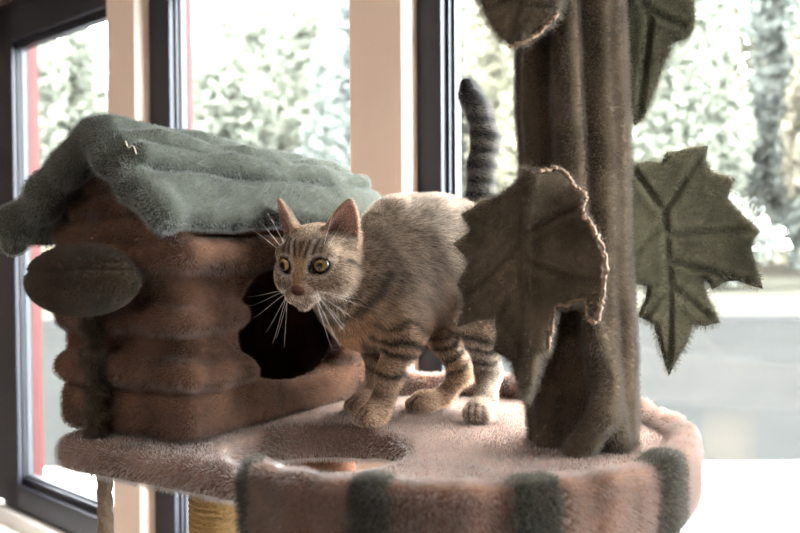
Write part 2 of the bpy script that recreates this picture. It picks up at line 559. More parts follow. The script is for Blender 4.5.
# trunk with bark rolls
def trunk():
    c0 = np.array([0.186, 0.866]); topz = 1.62
    f = Field((0.09, 0.77, 0.985), (0.29, 0.96, topz+0.03), 0.004)
    dx = -0.012
    def cx(z): return c0[0] + dx*(z-1.0)/0.4
    f.path([(cx(z), c0[1], z) for z in (0.99, 1.1, 1.3, topz)], [0.041, 0.040, 0.041, 0.041], 0.0)
    def roll(ang, r, R=0.042, z0=0.995, z1=topz, wob=0.0, ph=0.0, tw=0.0, fl=1.0):
        pts, rs = [], []
        for t in np.linspace(0, 1, 14):
            z = z0+(z1-z0)*t
            a = ang+tw*(1-t)**3+wob*math.sin(t*9+ph)
            pts.append((cx(z)+R*math.cos(a), c0[1]+R*math.sin(a), z))
            rs.append(r*(1+0.10*math.sin(t*14+ph)))
        f.path(pts, rs, 0.002)
    D = math.radians
    roll(D(-8), 0.013); roll(D(172), 0.0125, wob=0.03); roll(D(-152), 0.013, wob=0.05)
    roll(D(-110), 0.0125, R=0.049, wob=0.05, ph=1, tw=0.85); roll(D(-66), 0.015, R=0.040, wob=0.04, ph=2); roll(D(-34), 0.014, R=0.040, wob=0.03)
    for a in (20, 55, 90, 125, 150): roll(D(a), 0.013)
    # root roll at the foot
    f.path([(cx(1.0)+0.012, c0[1]-0.060, 1.075), (cx(1.0)+0.006, c0[1]-0.062, 1.04), (cx(1.0)-0.018, c0[1]-0.058, 1.002)], [0.010, 0.012, 0.013], 0.008)
    V, F = f.mesh()
    V = V + 0.0022*lump(V, 70, 21)[:, None]*np.array([1, 1, 0.3])
    V = relax(V, F, 1, 0.5)
    return V, F
V, F = trunk()
o_trunk = mesh_from('trunk', V, F, M_trunk, TREE)
o_trunk['label'] = 'brown plush tree trunk'
dn = np.where(V[:, 2] > 1.56, 0.15, 1.0)
vgroup(o_trunk, 'dens', dn)
fur(o_trunk, 150000, 0.0040, (0, 0, -0.35), 0.5, 0.00028, dens='dens', seed=8)

# leaves: padded sheets with veins
def leaf(name, outline, depth, th, veins, mt, label, hairs, hl=0.0045, seam=None, seed=30, grid=3.2):
    O = [np.array(p, float) for p in outline]
    pts = []
    for i in range(len(O)):
        a, b = O[i], O[(i+1) % len(O)]
        n = max(1, int(np.linalg.norm(b-a)/grid))
        nrm = np.array([-(b-a)[1], (b-a)[0]])/max(np.linalg.norm(b-a), 1e-6)
        for j in range(n):
            t = j/n
            pts.append(a+(b-a)*t+nrm*0.9*math.sin(t*math.pi)*math.sin(i*2.3+1))
    nb = len(pts)
    B = np.array(pts)
    x0, y0 = B.min(0); x1, y1 = B.max(0)
    r = np.random.RandomState(seed)
    gx, gy = np.meshgrid(np.arange(x0, x1, grid), np.arange(y0, y1, grid))
    G = np.column_stack([gx.ravel(), gy.ravel()])+r.uniform(-0.7, 0.7, (gx.size, 2))
    inside = np.zeros(len(G), bool)
    for i in range(nb):
        a, b = B[i], B[(i+1) % nb]
        c = (a[1] > G[:, 1]) != (b[1] > G[:, 1])
        xx = a[0]+(G[:, 1]-a[1])/np.where(b[1] != a[1], b[1]-a[1], 1e-9)*(b[0]-a[0])
        inside ^= c & (G[:, 0] < xx)
    def segd(P, a, b):
        ab = b-a; h = np.clip(((P-a)@ab)/max(ab@ab, 1e-9), 0, 1)
        return np.linalg.norm(P-a-h[:, None]*ab, axis=1)
    def edged(P):
        return np.min([segd(P, B[i], B[(i+1) % nb]) for i in range(nb)], axis=0)
    G = G[inside]; G = G[edged(G) > grid*0.6]
    P = np.concatenate([B, G])
    res = geometry.delaunay_2d_cdt([Vector(p) for p in P], [(i, (i+1) % nb) for i in range(nb)], [], 1, 1e-4)
    P2 = np.array([tuple(v) for v in res[0]]); T = [tuple(f) for f in res[2]]
    de = edged(P2)
    vd = np.full(len(P2), 1e3)
    for q in veins:
        q = [np.array(v, float) for v in q]
        for a, b in zip(q[:-1], q[1:]): vd = np.minimum(vd, segd(P2, a, b))
    prof = np.sqrt(np.clip(1-(1-np.clip(de/6.0, 0, 1))**2, 0, 1))
    groove = 0.0042*np.exp(-(vd/2.6)**2)-0.002*np.exp(-((vd-7)/4.0)**2)
    n = len(P2)
    front, back = [], []
    Y = np.array([depth(x, y) for x, y in P2])
    for i in range(n):
        x, y = P2[i]
        front.append(at(x, y, Y[i]-th/2*prof[i]+groove[i]*prof[i]))
        back.append(at(x, y, Y[i]+th/2*prof[i]))
    bidx = {}
    onb = de < 0.05
    V = list(front); m = {}
    for i in range(n):
        if onb[i]: m[i] = i
        else:
            m[i] = len(V); V.append(back[i])
    F = []
    for t in T:
        a, b, c = t
        A2 = (P2[b]-P2[a]); C2 = (P2[c]-P2[a])
        ccw = A2[0]*C2[1]-A2[1]*C2[0] > 0
        # image y runs down: make the front face the viewer
        f = (a, c, b) if ccw else (a, b, c)
        F.append(f)
        g = tuple(m[k] for k in f[::-1])
        if len(set(g)) == 3 and set(g) != set(f): F.append(g)
    o = mesh_from(name, V, F, mt, TREE)
    o['label'] = label
    lw_ = 0.45+0.55*np.clip(1-de/5.0, 0, 1)
    vgroup(o, 'len', np.concatenate([lw_, lw_[~onb]]))
    fur(o, int(hairs*1.6), hl*1.25, (0, 0, -0.25), 0.6, 0.00027, lens='len', seed=seed)
    if seam:
        sq = [np.array(q, float) for q in seam]; sm = []
        for i in range(len(sq)-1):
            p0, p1, p2, p3 = sq[max(i-1, 0)], sq[i], sq[i+1], sq[min(i+2, len(sq)-1)]
            for t in np.linspace(0, 1, 7)[:-1]:
                sm.append(0.5*(2*p1+(p2-p0)*t+(2*p0-5*p1+4*p2-p3)*t*t+(3*p1-p0-3*p2+p3)*t**3))
        sm.append(sq[-1])
        sp = [at(x, y, depth(x, y)-0.004) for x, y in sm]
        dense = []
        for a, b in zip(sp[:-1], sp[1:]):
            for t in np.linspace(0, 1, 3)[:-1]: dense.append(a+(b-a)*t+r.normal(size=3)*0.0009)
        dense.append(sp[-1])
        VV, FF = tube(dense, [0.0014+0.0009*abs(math.sin(k*0.9))*abs(math.sin(k*0.23)) for k in range(len(dense))], 8)
        s_ = mesh_from('seam_edging', VV, FF, M_seam, o)
        s_['label'] = 'tan frayed edging'
    return o
# brown leaf on the front of the trunk
OL1 = [(558, 168), (570, 178), (574, 188), (585, 194), (583, 212), (593, 228), (606, 258), (603, 290), (597, 321), (588, 316), (585, 300),
       (572, 302), (556, 309), (551, 330), (548, 352), (540, 357), (535, 380), (527, 402), (519, 388), (512, 362), (493, 351), (497, 333), (495, 319),
       (472, 322), (457, 327), (464, 302), (457, 285), (470, 262), (453, 244), (471, 229), (461, 214), (481, 201), (497, 197), (514, 184), (523, 168), (540, 172)]
def d1(x, y):
    z = 0.792 + 0.0011*max(0, 530-x)
    z += 0.004*math.sin(x*0.07+y*0.03)+0.003*math.sin(y*0.06)
    if x > 575: z -= 0.0009*(x-575)
    return z
leaf('leaf', OL1, d1, 0.011, [[(530, 172), (520, 235), (524, 300), (520, 392)], [(522, 240), (475, 216)], [(522, 245), (466, 300)], [(520, 235), (580, 205)], [(522, 260), (590, 285)], [(510, 300), (492, 340)]],
     M_leafb, 'brown maple leaf on the front of the trunk', 24000, seed=31,
     seam=[(540, 172), (558, 168), (570, 178), (574, 188), (585, 194), (583, 212), (593, 228), (606, 258), (603, 290), (597, 321), (588, 316), (585, 300), (572, 302), (556, 309), (551, 330), (548, 352)])
# olive maple leaf to the right of the trunk
OL2 = [(626, 163), (648, 161), (662, 162), (667, 152), (688, 148), (708, 146), (706, 160), (714, 173), (735, 179), (728, 198), (742, 214), (760, 231), (751, 247), (763, 289),
       (738, 281), (722, 283), (712, 289), (703, 277), (710, 302), (720, 323), (706, 326), (692, 325), (686, 345), (669, 376), (661, 350), (654, 325), (638, 317), (645, 300), (647, 286), (632, 284), (622, 270), (622, 210)]
def d2(x, y):
    return 0.885+0.0006*(x-630)+0.006*math.sin((x-640)*0.04)*math.sin(y*0.03)
leaf('leaf', OL2, d2, 0.011, [[(634, 172), (664, 212), (670, 290), (669, 370)], [(664, 212), (704, 150)], [(668, 235), (755, 230)], [(670, 262), (756, 285)], [(669, 285), (716, 322)], [(664, 225), (634, 255)], [(668, 290), (645, 316)]],
     M_leafg, 'olive green maple leaf right of the trunk', 22000, seed=32)
# drooping leaf top right, behind the trunk
OL3 = [(622, -60), (660, -75), (704, -50), (699, -15), (694, 5), (694, 28), (687, 39), (672, 44), (665, 62), (657, 86), (648, 108), (642, 120), (635, 126), (630, 114), (624, 60)]
leaf('leaf', OL3, lambda x, y: 0.895+0.0004*(x-630)+0.00015*y, 0.011, [[(626, -50), (650, 20), (638, 120)], [(648, 10), (690, 30)]],
     M_leafg, 'dark leaf lobe hanging at the upper right of the trunk', 14000, seed=33)
# leaf tip top left, in front of the trunk
OL4 = [(470, -40), (520, -70), (580, -50), (574, -15), (562, 2), (557, 15), (543, 29), (527, 40), (511, 46), (502, 38), (494, 29), (485, 13), (479, 0)]
leaf('leaf', OL4, lambda x, y: 0.775+0.0009*max(0, 520-x)+0.0002*(20-y), 0.013, [[(530, -60), (524, 0), (512, 44)], [(524, -5), (486, 10)], [(522, 5), (556, 8)]],
     M_leafb, 'brown leaf tip hanging at the upper left of the trunk', 12000, seed=34,
     seam=[(511, 46), (527, 40), (543, 29), (557, 15)])

# what carries the platform: sisal posts, lower shelf, base, hanging rope
def sisal_post(x, y, z0, z1, r=0.042):
    V, F = [], []
    n, m = 24, int((z1-z0)/0.0022)
    for j in range(m+1):
        rr_ = r + 0.0016*math.sin(j*math.pi/1.5)
        z = z0+(z1-z0)*j/m
        for k in range(n):
            a = 2*math.pi*k/n
            V.append((x+rr_*math.cos(a), y+rr_*math.sin(a), z))
    for j in range(m):
        for k in range(n):
            F.append((j*n+k, j*n+(k+1) % n, (j+1)*n+(k+1) % n, (j+1)*n+k))
    F.append(tuple(range(n))[::-1]); F.append(tuple(m*n+k for k in range(n)))
    return mesh_from('sisal_post', V, F, M_sisal, TREE)
sp = at(226, 500, 0.985)
sisal_post(sp[0], sp[1], 0.055, PZ-0.035)
sisal_post(0.19, 0.99, 0.055, PZ-0.035)
def slab(name, c, e, z0, z1, rad=0.04, mt=M_brown):
    bm = bmesh.new()
    ring = []
    for k in range(32):
        t = 2*math.pi*k/32
        q = np.array([math.copysign(abs(math.cos(t))**0.5, math.cos(t))*e[0], math.copysign(abs(math.sin(t))**0.5, math.sin(t))*e[1]])
        ring.append(np.array(c)+EU*q[0]+EV*q[1])
    prof = [(0.90, z0), (0.99, z0+0.006), (1.0, z0+0.014), (1.0, z1-0.014), (0.99, z1-0.006), (0.90, z1)]
    V, F = [], []
    for s_, z in prof:
        for p in ring:
            q = np.array(c)+(p-np.array(c))*s_
            V.append((q[0], q[1], z))
    bm.free()
    for i in range(len(prof)-1):
        for k in range(32): F.append((i*32+k, i*32+(k+1) % 32, (i+1)*32+(k+1) % 32, (i+1)*32+k))
    F.append(tuple(range(32))[::-1]); F.append(tuple(160+k for k in range(32)))
    F = [f[::-1] for f in F]
    return mesh_from(name, V, F, mt, TREE)
V, F = [], []
for j in range(26):
    z = 0.055+(0.968-0.055)*j/25
    for k in range(24):
        an = 2*math.pi*k/24; V.append((-0.113+0.050*math.cos(an), 1.160+0.050*math.sin(an), z))
for j in range(25):
    for k in range(24): F.append((j*24+k, j*24+(k+1) % 24, (j+1)*24+(k+1) % 24, (j+1)*24+k))
F.append(tuple(range(24))[::-1]); F.append(tuple(25*24+k for k in range(24)))
o_low = mesh_from('plush_post', V, F, M_dbrown, TREE)
fur(o_low, 30000, 0.005, (0, 0, -0.3), 0.5, 0.0004, seed=41)
slab('base', (0.0, 0.93), (0.30, 0.30), 0.0, 0.055)
# twisted rope hanging from the left wing
rx = on_z(104, 470, 0.965)
rp = at(105, 495, 0.90)
for s_i in range(1):
    V, F = [], []
    n, m = 18, 150
    for j in range(m+1):
        z = 0.972-0.42*j/m
        for k in range(n):
            a = 2*math.pi*k/n
            rr_ = 0.0058+0.0030*abs(math.cos(1.5*(a-j*0.30)))**0.7
            V.append((rp[0]+rr_*math.cos(a), rp[1]+rr_*math.sin(a), z))
    for j in range(m):
        for k in range(n): F.append((j*n+k, (j+1)*n+k, (j+1)*n+(k+1) % n, j*n+(k+1) % n))
    F.append(tuple(range(n))); F.append(tuple(m*n+k for k in range(n))[::-1])
    mesh_from('rope', V, F, M_jute, TREE)

# ------------------------------------------------------------------ the cat
def nrm(v):
    v = np.array(v, float); return v/np.linalg.norm(v)
HS = 1.08
HC = at(316, 258, 0.935)                       # middle of the skull
hf = nrm((-0.27, -0.92, -0.27))                # where the face points
hu_ = np.array([0.02, 0.0, 1.0]); hu_ = nrm(hu_-hf*(hu_@hf))
hl_ = np.cross(hu_, hf)                        # the cat's own left
HM = np.array([hf, hl_, hu_])
def hp(f, l, u): return HC + (hf*f + hl_*l + hu_*u)*HS
EYES = [hp(0.0335, -0.0178, 0.003), hp(0.0335, 0.0178, 0.003)]
TAIL = [at(492, 262, 1.085), at(489, 228, 1.10), at(478, 195, 1.10), at(479, 165, 1.10), at(483, 138, 1.10), at(476, 110, 1.10), at(468, 95, 1.10), at(466, 84, 1.10)]
TR = [0.017, 0.0155, 0.0140, 0.0138, 0.0135, 0.0118, 0.0098, 0.0075]
LEGS = {
 'fl': [at(392, 292, 0.995), at(403, 335, 0.975), at(389, 374, 0.967), at(381, 402, 0.960), at(372, 419, 0.948)],
 'fr': [at(366, 308, 1.035), at(379, 343, 1.040), at(378, 378, 1.045), at(373, 398, 1.04), at(363, 410, 1.025)],
 'hr': [at(448, 280, 1.075), at(440, 328, 1.05), at(461, 372, 1.05), at(444, 395, 1.045), at(424, 405, 1.03)],
 'hl': [at(478, 280, 1.045), at(480, 330, 1.000), at(487, 372, 1.015), at(485, 398, 0.99), at(478, 414, 0.972)],
}
LR = {'fl': [0.036, 0.0215, 0.0122, 0.0112, 0.0125], 'fr': [0.034, 0.021, 0.0125, 0.011, 0.012],
      'hr': [0.044, 0.0205, 0.0120, 0.0098, 0.0112], 'hl': [0.044, 0.0205, 0.0120, 0.0108, 0.0122]}
TOE = {'fl': nrm((-0.75, -0.62, 0)), 'fr': nrm((-0.85, -0.5, 0)), 'hr': nrm((-0.9, -0.4, 0)), 'hl': nrm((-0.25, -0.95, 0))}
EARW = 0.0192
def earframe(s_):
    bb = hp(-0.006, s_*0.0245, 0.018); tip = hp(-0.006, s_*0.0410, 0.0600)
    ax = nrm(tip-bb)
    fw = nrm(hf*0.75 + hl_*s_*0.55) if s_ > 0 else nrm(hf*0.60 + hl_*s_*0.80)
    fw = nrm(fw-ax*(fw@ax)); sd = np.cross(ax, fw)
    return bb, ax, fw, sd, np.linalg.norm(tip-bb)
def earwidth(t):
    tt = np.clip(t, -0.4, 1.0)
    return EARW*HS*np.clip(1-np.clip(tt, 0, 1)**1.8, 0.0, 1)**0.75*(1-0.12*np.clip(tt, -0.3, 1)) + 0.0012
def build_cat():
    f = Field((-0.15, 0.850, 0.992), (0.17, 1.17, 1.445), 0.002)
    # trunk of the body: chest, ribs, arched back, rump
    b = [(at(368, 287, 1.005), 0.047), (at(385, 272, 1.015), 0.053), (at(408, 257, 1.03), 0.058), (at(434, 250, 1.045), 0.058), (at(460, 262, 1.06), 0.055), (at(482, 275, 1.07), 0.046)]
    for i in range(len(b)-1): f.cone(b[i][0], b[i+1][0], b[i][1], b[i+1][1], 0.03)
    f.ell(at(368, 300, 1.00), (0.040, 0.046, 0.048), 0.03)             # chest
    f.ell(at(400, 292, 1.03), (0.050, 0.045, 0.045), 0.03)             # belly
    f.cone(at(392, 222, 1.01), at(412, 232, 1.02), 0.024, 0.024, 0.03)  # shoulder blades
    # neck
    f.cone(hp(-0.018, 0, -0.012), at(368, 282, 1.0), 0.034, 0.043, 0.025)
    f.cone(hp(-0.008, 0, -0.022), at(362, 306, 0.99), 0.026, 0.036, 0.025)
    for k in LEGS:
        J, R = LEGS[k], LR[k]
        for i in range(3): f.cone(J[i], J[i+1], R[i], R[i+1], 0.014)
        f.cone(J[3], J[4], R[3], R[4], 0.010)
        if k[0] == 'h':
            f.cone(J[0], (J[0]+J[1])/2, 0.040, 0.033, 0.02)
        # paw: pad and four toes
        d = TOE[k]; s_ = np.array([-d[1], d[0], 0]); c = J[4].copy(); c[2] = PZ+0.0135
        f.ell(c, (0.0175, 0.0150, 0.0125), 0.008, np.array([d, s_, (0, 0, 1)]))
        for q, fw in ((-1.5, 0.009), (-0.5, 0.0135), (0.5, 0.0135), (1.5, 0.009)):
            t = c + d*fw + s_*q*0.0078; t[2] = PZ+0.0100
            f.ell(t, (0.0105, 0.0054, 0.0082), 0.0022, np.array([d, s_, (0, 0, 1)]))
    for i in range(len(TAIL)-1): f.cone(TAIL[i], TAIL[i+1], TR[i], TR[i+1], 0.008)
    # head
    def E(c, r, k, cut=False): f.ell(hp(*c), tuple(q*HS for q in r), k, HM, cut)
    def K(c, d, r1, r2, k, cut=False): f.cone(hp(*c), hp(*d), r1*HS, r2*HS, k, cut)
    E((0, 0, 0.001), (0.043, 0.0360, 0.034), 0.014)
    for s_ in (-1, 1):
        E((0.008, s_*0.021, -0.015), (0.026, 0.020, 0.021), 0.012)            # cheek
        E((0.0435, s_*0.0078, -0.0245), (0.0110, 0.0100, 0.0085), 0.006)      # whisker pad
        K((0.027, s_*0.0120, 0.0155), (0.025, s_*0.0255, 0.0135), 0.0060, 0.0060, 0.008)   # brow
        # ear: a shell, open towards the front
        bb, ax, fw, sd, L = earframe(s_)
        def ear(X, Y, Z, bb=bb, ax=ax, fw=fw, sd=sd, L=L, inner=False):
            x, y, z = X-bb[0], Y-bb[1], Z-bb[2]
            t = (x*ax[0]+y*ax[1]+z*ax[2])/L
            a = x*sd[0]+y*sd[1]+z*sd[2]; c = x*fw[0]+y*fw[1]+z*fw[2]
            wd = earwidth(t)
            c = c + 0.004*np.clip(t, 0, 1)**2
            dp = wd*0.50
            if inner: wd = wd-0.0032; dp = dp+0.001; c = c-0.0065
            wd = np.maximum(wd, 0.0008); dp = np.maximum(dp, 0.0008)
            q = np.sqrt((a/wd)**2+(c/dp)**2)
            v = (q-1)*np.minimum(wd, dp)
            return np.maximum(v, (t-1.0)*L)
        tip = bb+ax*L
        lo = np.minimum(bb, tip)-0.024; hi = np.maximum(bb, tip)+0.024
        f.put(lambda X, Y, Z: np.maximum(ear(X, Y, Z), -((X-bb[0])*ax[0]+(Y-bb[1])*ax[1]+(Z-bb[2])*ax[2])-0.012), lo, hi, 0.005)
        f.put(lambda X, Y, Z: np.maximum(ear(X, Y, Z, inner=True), 0.007-((X-bb[0])*ax[0]+(Y-bb[1])*ax[1]+(Z-bb[2])*ax[2])), lo, hi, 0.0015, cut=True)
    for e in EYES: f.ell(e, (0.0090, 0.0092, 0.0080), 0.002, HM, True)
    for s_ in (-1, 1): K((0.0375, s_*0.0085, 0.0100), (0.0310, s_*0.0275, 0.0130), 0.0030, 0.0026, 0.003)   # upper lids
    K((0.022, 0, 0.015), (0.0485, 0, -0.0140), 0.0120, 0.0066, 0.010)         # bridge of the nose
    E((0.0540, 0, -0.0165), (0.0042, 0.0056, 0.0036), 0.002)                  # nose pad
    E((0.0405, 0, -0.0335), (0.0100, 0.0088, 0.0066), 0.005)                  # chin
    K((0.0540, -0.010, -0.0298), (0.0540, 0.010, -0.0298), 0.0010, 0.0010, 0.002, True)   # mouth
    V, F = f.mesh()
    return relax(V, F, 1, 0.35), F
V, F = build_cat()
def vnormals(V, F):
    n = np.cross(V[F[:, 2]]-V[F[:, 0]], V[F[:, 3]]-V[F[:, 1]])
    N = np.zeros_like(V)
    for k in range(4):
        for q in range(3): N[:, q] += np.bincount(F[:, k], n[:, q], len(V))
    N /= np.maximum(np.linalg.norm(N, axis=1), 1e-12)[:, None]
    if (N*(V-V.mean(0))).sum() < 0: N = -N
    return N
Vn = vnormals(V, F)
def segdist(P, a, b):
    ab = b-a; h = np.clip(((P-a)@ab)/(ab@ab), 0, 1)
    return np.linalg.norm(P-a-h[:, None]*ab, axis=1)
H = (V-HC)@HM.T/HS
hd = np.linalg.norm(H*np.array([0.9, 1, 1]), axis=1)
headw = np.clip((0.068-hd)/0.014, 0, 1) * np.clip((H[:, 0]+0.040)/0.015, 0, 1)
isear = (H[:, 2] > 0.027) & (hd < 0.085)
headw = np.where(isear, 1, headw)
tw = np.min([segdist(V, TAIL[i], TAIL[i+1]) for i in range(len(TAIL)-1)], axis=0)
tailw = np.where((V[:, 2] > TAIL[1][2]-0.01) & (tw < 0.022), 1.0, 0.0)
legd = {k: np.min([segdist(V, LEGS[k][i], LEGS[k][i+1]) for i in range(1, 4)], axis=0) for k in LEGS}
names = list(LEGS); who = np.argmin([legd[k] for k in names], axis=0)
legw = np.clip((0.040-np.min([legd[k] for k in names], axis=0))/0.014, 0, 1)*np.clip((LEGS['fl'][1][2]+0.015-V[:, 2])/0.02, 0, 1)
def mixc(C, rgb, w):
    w = np.clip(w, 0, 1)[:, None]
    return C*(1-w)+np.array(rgb)*w
def g(x, c, w): return np.exp(-((x-c)/w)**2)
DK = (0.019, 0.015, 0.014); TANC = (0.47, 0.32, 0.22); CREAM = (0.72, 0.62, 0.53)
C = np.tile(np.array([0.335, 0.275, 0.225]), (len(V), 1))
nz1 = lump(V, 260, 51); nz2 = lump(V, 90, 52); nz3 = lump(V, 650, 53)
nz4 = RS.rand(len(V))-0.5
C *= (1+0.5*nz1+0.7*nz3+0.7*nz4)[:, None]
# flank: broken pale and dark bands across the body
sx = V[:, 0]+0.35*(V[:, 2]-1.2)+0.012*nz2
bands = np.sin(sx*150+1.0)
C = mixc(C, (0.14, 0.115, 0.095), 0.55*np.clip(bands-0.1, 0, 1)*(1-headw))
C = mixc(C, (0.58, 0.50, 0.42), 0.60*np.clip(-bands-0.2, 0, 1)*(1-headw))
near = np.clip(0.4-Vn[:, 1], 0, 1)*(1-headw)
def streak(pts, rgb, wd, am):
    global C
    Q = V[:, [0, 2]]
    d = np.full(len(V), 1.0)
    W = [at(x, y, 1.0)[[0, 2]] for x, y in pts]
    for a, b in zip(W[:-1], W[1:]): d = np.minimum(d, segdist(Q, a, b))
    C = mixc(C, rgb, am*near*np.exp(-((d+0.003*nz2)/wd)**2)*(0.75+0.5*nz1))
streak([(372, 214), (396, 236), (414, 268), (428, 312)], (0.66, 0.58, 0.50), 0.0085, 0.85)
streak([(378, 232), (394, 258), (402, 290)], (0.12, 0.095, 0.08), 0.0085, 0.65)
streak([(412, 226), (428, 252), (436, 286)], (0.15, 0.12, 0.105), 0.0075, 0.55)
streak([(436, 222), (450, 250), (454, 284)], (0.60, 0.54, 0.47), 0.0075, 0.6)
streak([(404, 214), (440, 216), (462, 232)], (0.17, 0.14, 0.12), 0.006, 0.5)
streak([(424, 296), (436, 318)], (0.05, 0.042, 0.04), 0.005, 0.75)
# belly, throat and legs are tan
low = np.clip((1.145-V[:, 2])/0.05, 0, 1)*(1-headw)
C = mixc(C, TANC, 0.75*low)
chest = np.exp(-(np.linalg.norm((V-at(352, 318, 0.965))/np.array([0.04, 0.05, 0.045]), axis=1))**2)
C = mixc(C, (0.60, 0.38, 0.21), chest*1.1*(1-headw))
ctr = at(340, 255, 0.985)
neckd = np.linalg.norm(V-hp(-0.005, 0, 0.01), axis=1)
nk = (V[:, 2] < HC[2]-0.015)*(1-np.clip(headw*2, 0, 1))
C = mixc(C, DK, 0.95*g(neckd, 0.083, 0.0060)*nk)
C = mixc(C, DK, 0.45*g(neckd, 0.102, 0.004)*nk)
# leg rings
def ring(k, x, y, amt, wd=0.0045):
    J = LEGS[k]; c = at(x, y, J[2][1])
    i = min(range(1, 4), key=lambda i: float(segdist(c[None, :], J[i], J[i+1])[0]))
    n = nrm(J[i+1]-J[i])
    q = (V-c)@n + 0.010*nz2 + 0.004*nz1 + 0.004*np.sin(V[:, 0]*90)
    m = (who == names.index(k))*(legd[k] < 0.045)*(np.linalg.norm(V-c, axis=1) < 0.055)
    global C
    C = mixc(C, DK, amt*np.exp(-(q/wd)**2)*m*(1-headw))
LT = np.clip((1.075-V[:, 2])/0.03, 0, 1)
C = mixc(C, (0.50, 0.37, 0.27), 0.5*LT*legw*((who == 0) | (who == 1)))
C = mixc(C, (0.50, 0.36, 0.24), 0.5*LT*legw*(who == 2))
C = mixc(C, (0.46, 0.40, 0.34), 0.7*np.clip((1.12-V[:, 2])/0.03, 0, 1)*(who == 3)*(legd['hl'] < 0.05))
for a in (('fl', 404, 326, .8), ('fl', 401, 342, .95), ('fl', 397, 355, .95), ('fl', 390, 377, .95), ('fl', 384, 393, .5), ('fl', 379, 405, .25),
          ('fr', 372, 350, .8), ('fr', 371, 365, .7), ('hr', 441, 334, .8), ('hr', 444, 345, .9), ('hr', 450, 357, .8), ('hr', 457, 368, .7), ('hr', 452, 391, .5),
          ('hl', 480, 328, .95), ('hl', 482, 343, .9), ('hl', 484, 358, .9), ('hl', 486, 370, .5)):
    ring(*a)
paw = np.clip((1.030-V[:, 2])/0.012, 0, 1)
C = mixc(C, (0.42, 0.29, 0.21), 0.6*paw)
C = mixc(C, (0.48, 0.39, 0.32), 0.6*paw*(who == 3))
# shade in the gaps between the toes, painted as dark lines
for k in LEGS:
    d = TOE[k]; s_ = np.array([-d[1], d[0], 0]); c = LEGS[k][4].copy(); c[2] = PZ+0.01
    q = V-c; a_ = q@s_; fwd = q@d
    for o_ in (-0.0078, 0, 0.0078):
        C = mixc(C, DK, 0.8*g(a_, o_, 0.0013)*(fwd > 0.012)*(np.abs(a_) < 0.015)*(q[:, 2] < 0.012)*(fwd < 0.035))
# tail: dark tip and rings
C = mixc(C, (0.105, 0.098, 0.092), 0.85*tailw)
zt = V[:, 2]+0.006*nz2
for y, wd in ((80, 0.020), (97, 0.012), (118, 0.0065), (134, 0.0065), (150, 0.0062), (166, 0.0058), (181, 0.0055), (196, 0.005)):
    C = mixc(C, (0.012, 0.011, 0.011), 0.95*tailw*g(zt, at(480, y, 1.10)[2], wd))
# head
hw = headw
Hf, Hl, Hu = H[:, 0], H[:, 1], H[:, 2]; al = np.abs(Hl)
C = mixc(C, (0.36, 0.275, 0.205), 0.75*hw)
C *= (1+0.30*hw*(nz3+nz1*0.5))[:, None]
face = np.clip((Hf-0.000)/0.012, 0, 1)*hw
C = mixc(C, CREAM, 0.75*face*np.exp(-((al-0.0185)/0.009)**2-((Hu+0.0085)/0.0040)**2))
C = mixc(C, CREAM, 0.55*face*np.exp(-((al-0.0100)/0.0032)**2-((Hu-0.010)/0.012)**2))
C = mixc(C, (0.50, 0.28, 0.16), 0.75*face*np.exp(-(al/0.0058)**2)*np.clip((Hf-0.030)/0.01, 0, 1)*(Hu > -0.020))
C = mixc(C, CREAM, 0.95*np.clip((Hf-0.026)/0.008, 0, 1)*np.clip((-0.0200-Hu)/0.004, 0, 1)*hw)
C = mixc(C, (0.50, 0.42, 0.35), 0.7*hw*np.clip((-0.022-Hu)/0.006, 0, 1)*np.clip((Hf+0.005)/0.02, 0, 1))
up = np.clip((Hu-0.0095)/0.005, 0, 1)*np.clip((Hf+0.035)/0.01, 0, 1)*hw*(~isear)
wob = 0.0016*np.sin(Hu*260+Hf*120)
for c_, wd, am in ((0.0, 0.0016, .8), (0.0065, 0.0021, .95), (0.0138, 0.0021, .95), (0.0205, 0.0019, .8)):
    C = mixc(C, DK, am*up*g(al+wob*0.8, c_+0.10*np.clip(Hu-0.02, 0, 1), wd))
C = mixc(C, CREAM, 0.55*up*g(al+wob, 0.0102, 0.0018)*(Hu < 0.028))
# cheek lines
def hline(p, q, wd, am):
    global C
    for s_ in (-1, 1):
        d = segdist(H, np.array([p[0], s_*p[1], p[2]]), np.array([q[0], s_*q[1], q[2]]))
        C = mixc(C, DK, am*np.exp(-(d/wd)**2)*hw)
hline((0.026, 0.0285, 0.003), (0.004, 0.0405, -0.001), 0.0022, .95)
hline((0.004, 0.0405, -0.001), (-0.012, 0.040, -0.013), 0.0028, .85)
hline((0.028, 0.029, -0.010), (0.002, 0.0405, -0.019), 0.0020, .75)
hline((0.0370, 0.0105, -0.001), (0.0440, 0.0068, -0.014), 0.0013, .8)
for r_ in (-0.0205, -0.0238, -0.0270):
    hline((0.047, 0.0105, r_), (0.040, 0.0175, r_-0.001), 0.0007, .55)
hline((0.0545, 0.0, -0.0298), (0.0490, 0.0125, -0.0325), 0.0011, .8)
hline((0.0570, 0.0, -0.0200), (0.0555, 0.0, -0.0300), 0.0009, .8)
for e in EYES:
    q = (V-e)@HM.T
    d = np.sqrt((q[:, 1]/1.06)**2+(q[:, 2])**2)
    C = mixc(C, CREAM, 0.75*hw*g(d, 0.0122, 0.0014)*(np.abs(q[:, 0]) < 0.014))
    C = mixc(C, (0.020, 0.014, 0.012), 1.0*np.clip((0.0100-d)/0.0010, 0, 1)*(np.abs(q[:, 0]) < 0.014)*hw)
npad = np.sqrt((Hf-0.0550)**2+(Hl/1.25)**2+(Hu+0.0168)**2)
C = mixc(C, (0.19, 0.092, 0.074), np.clip((0.0062-npad)/0.0012, 0, 1))
earin = np.zeros(len(V))
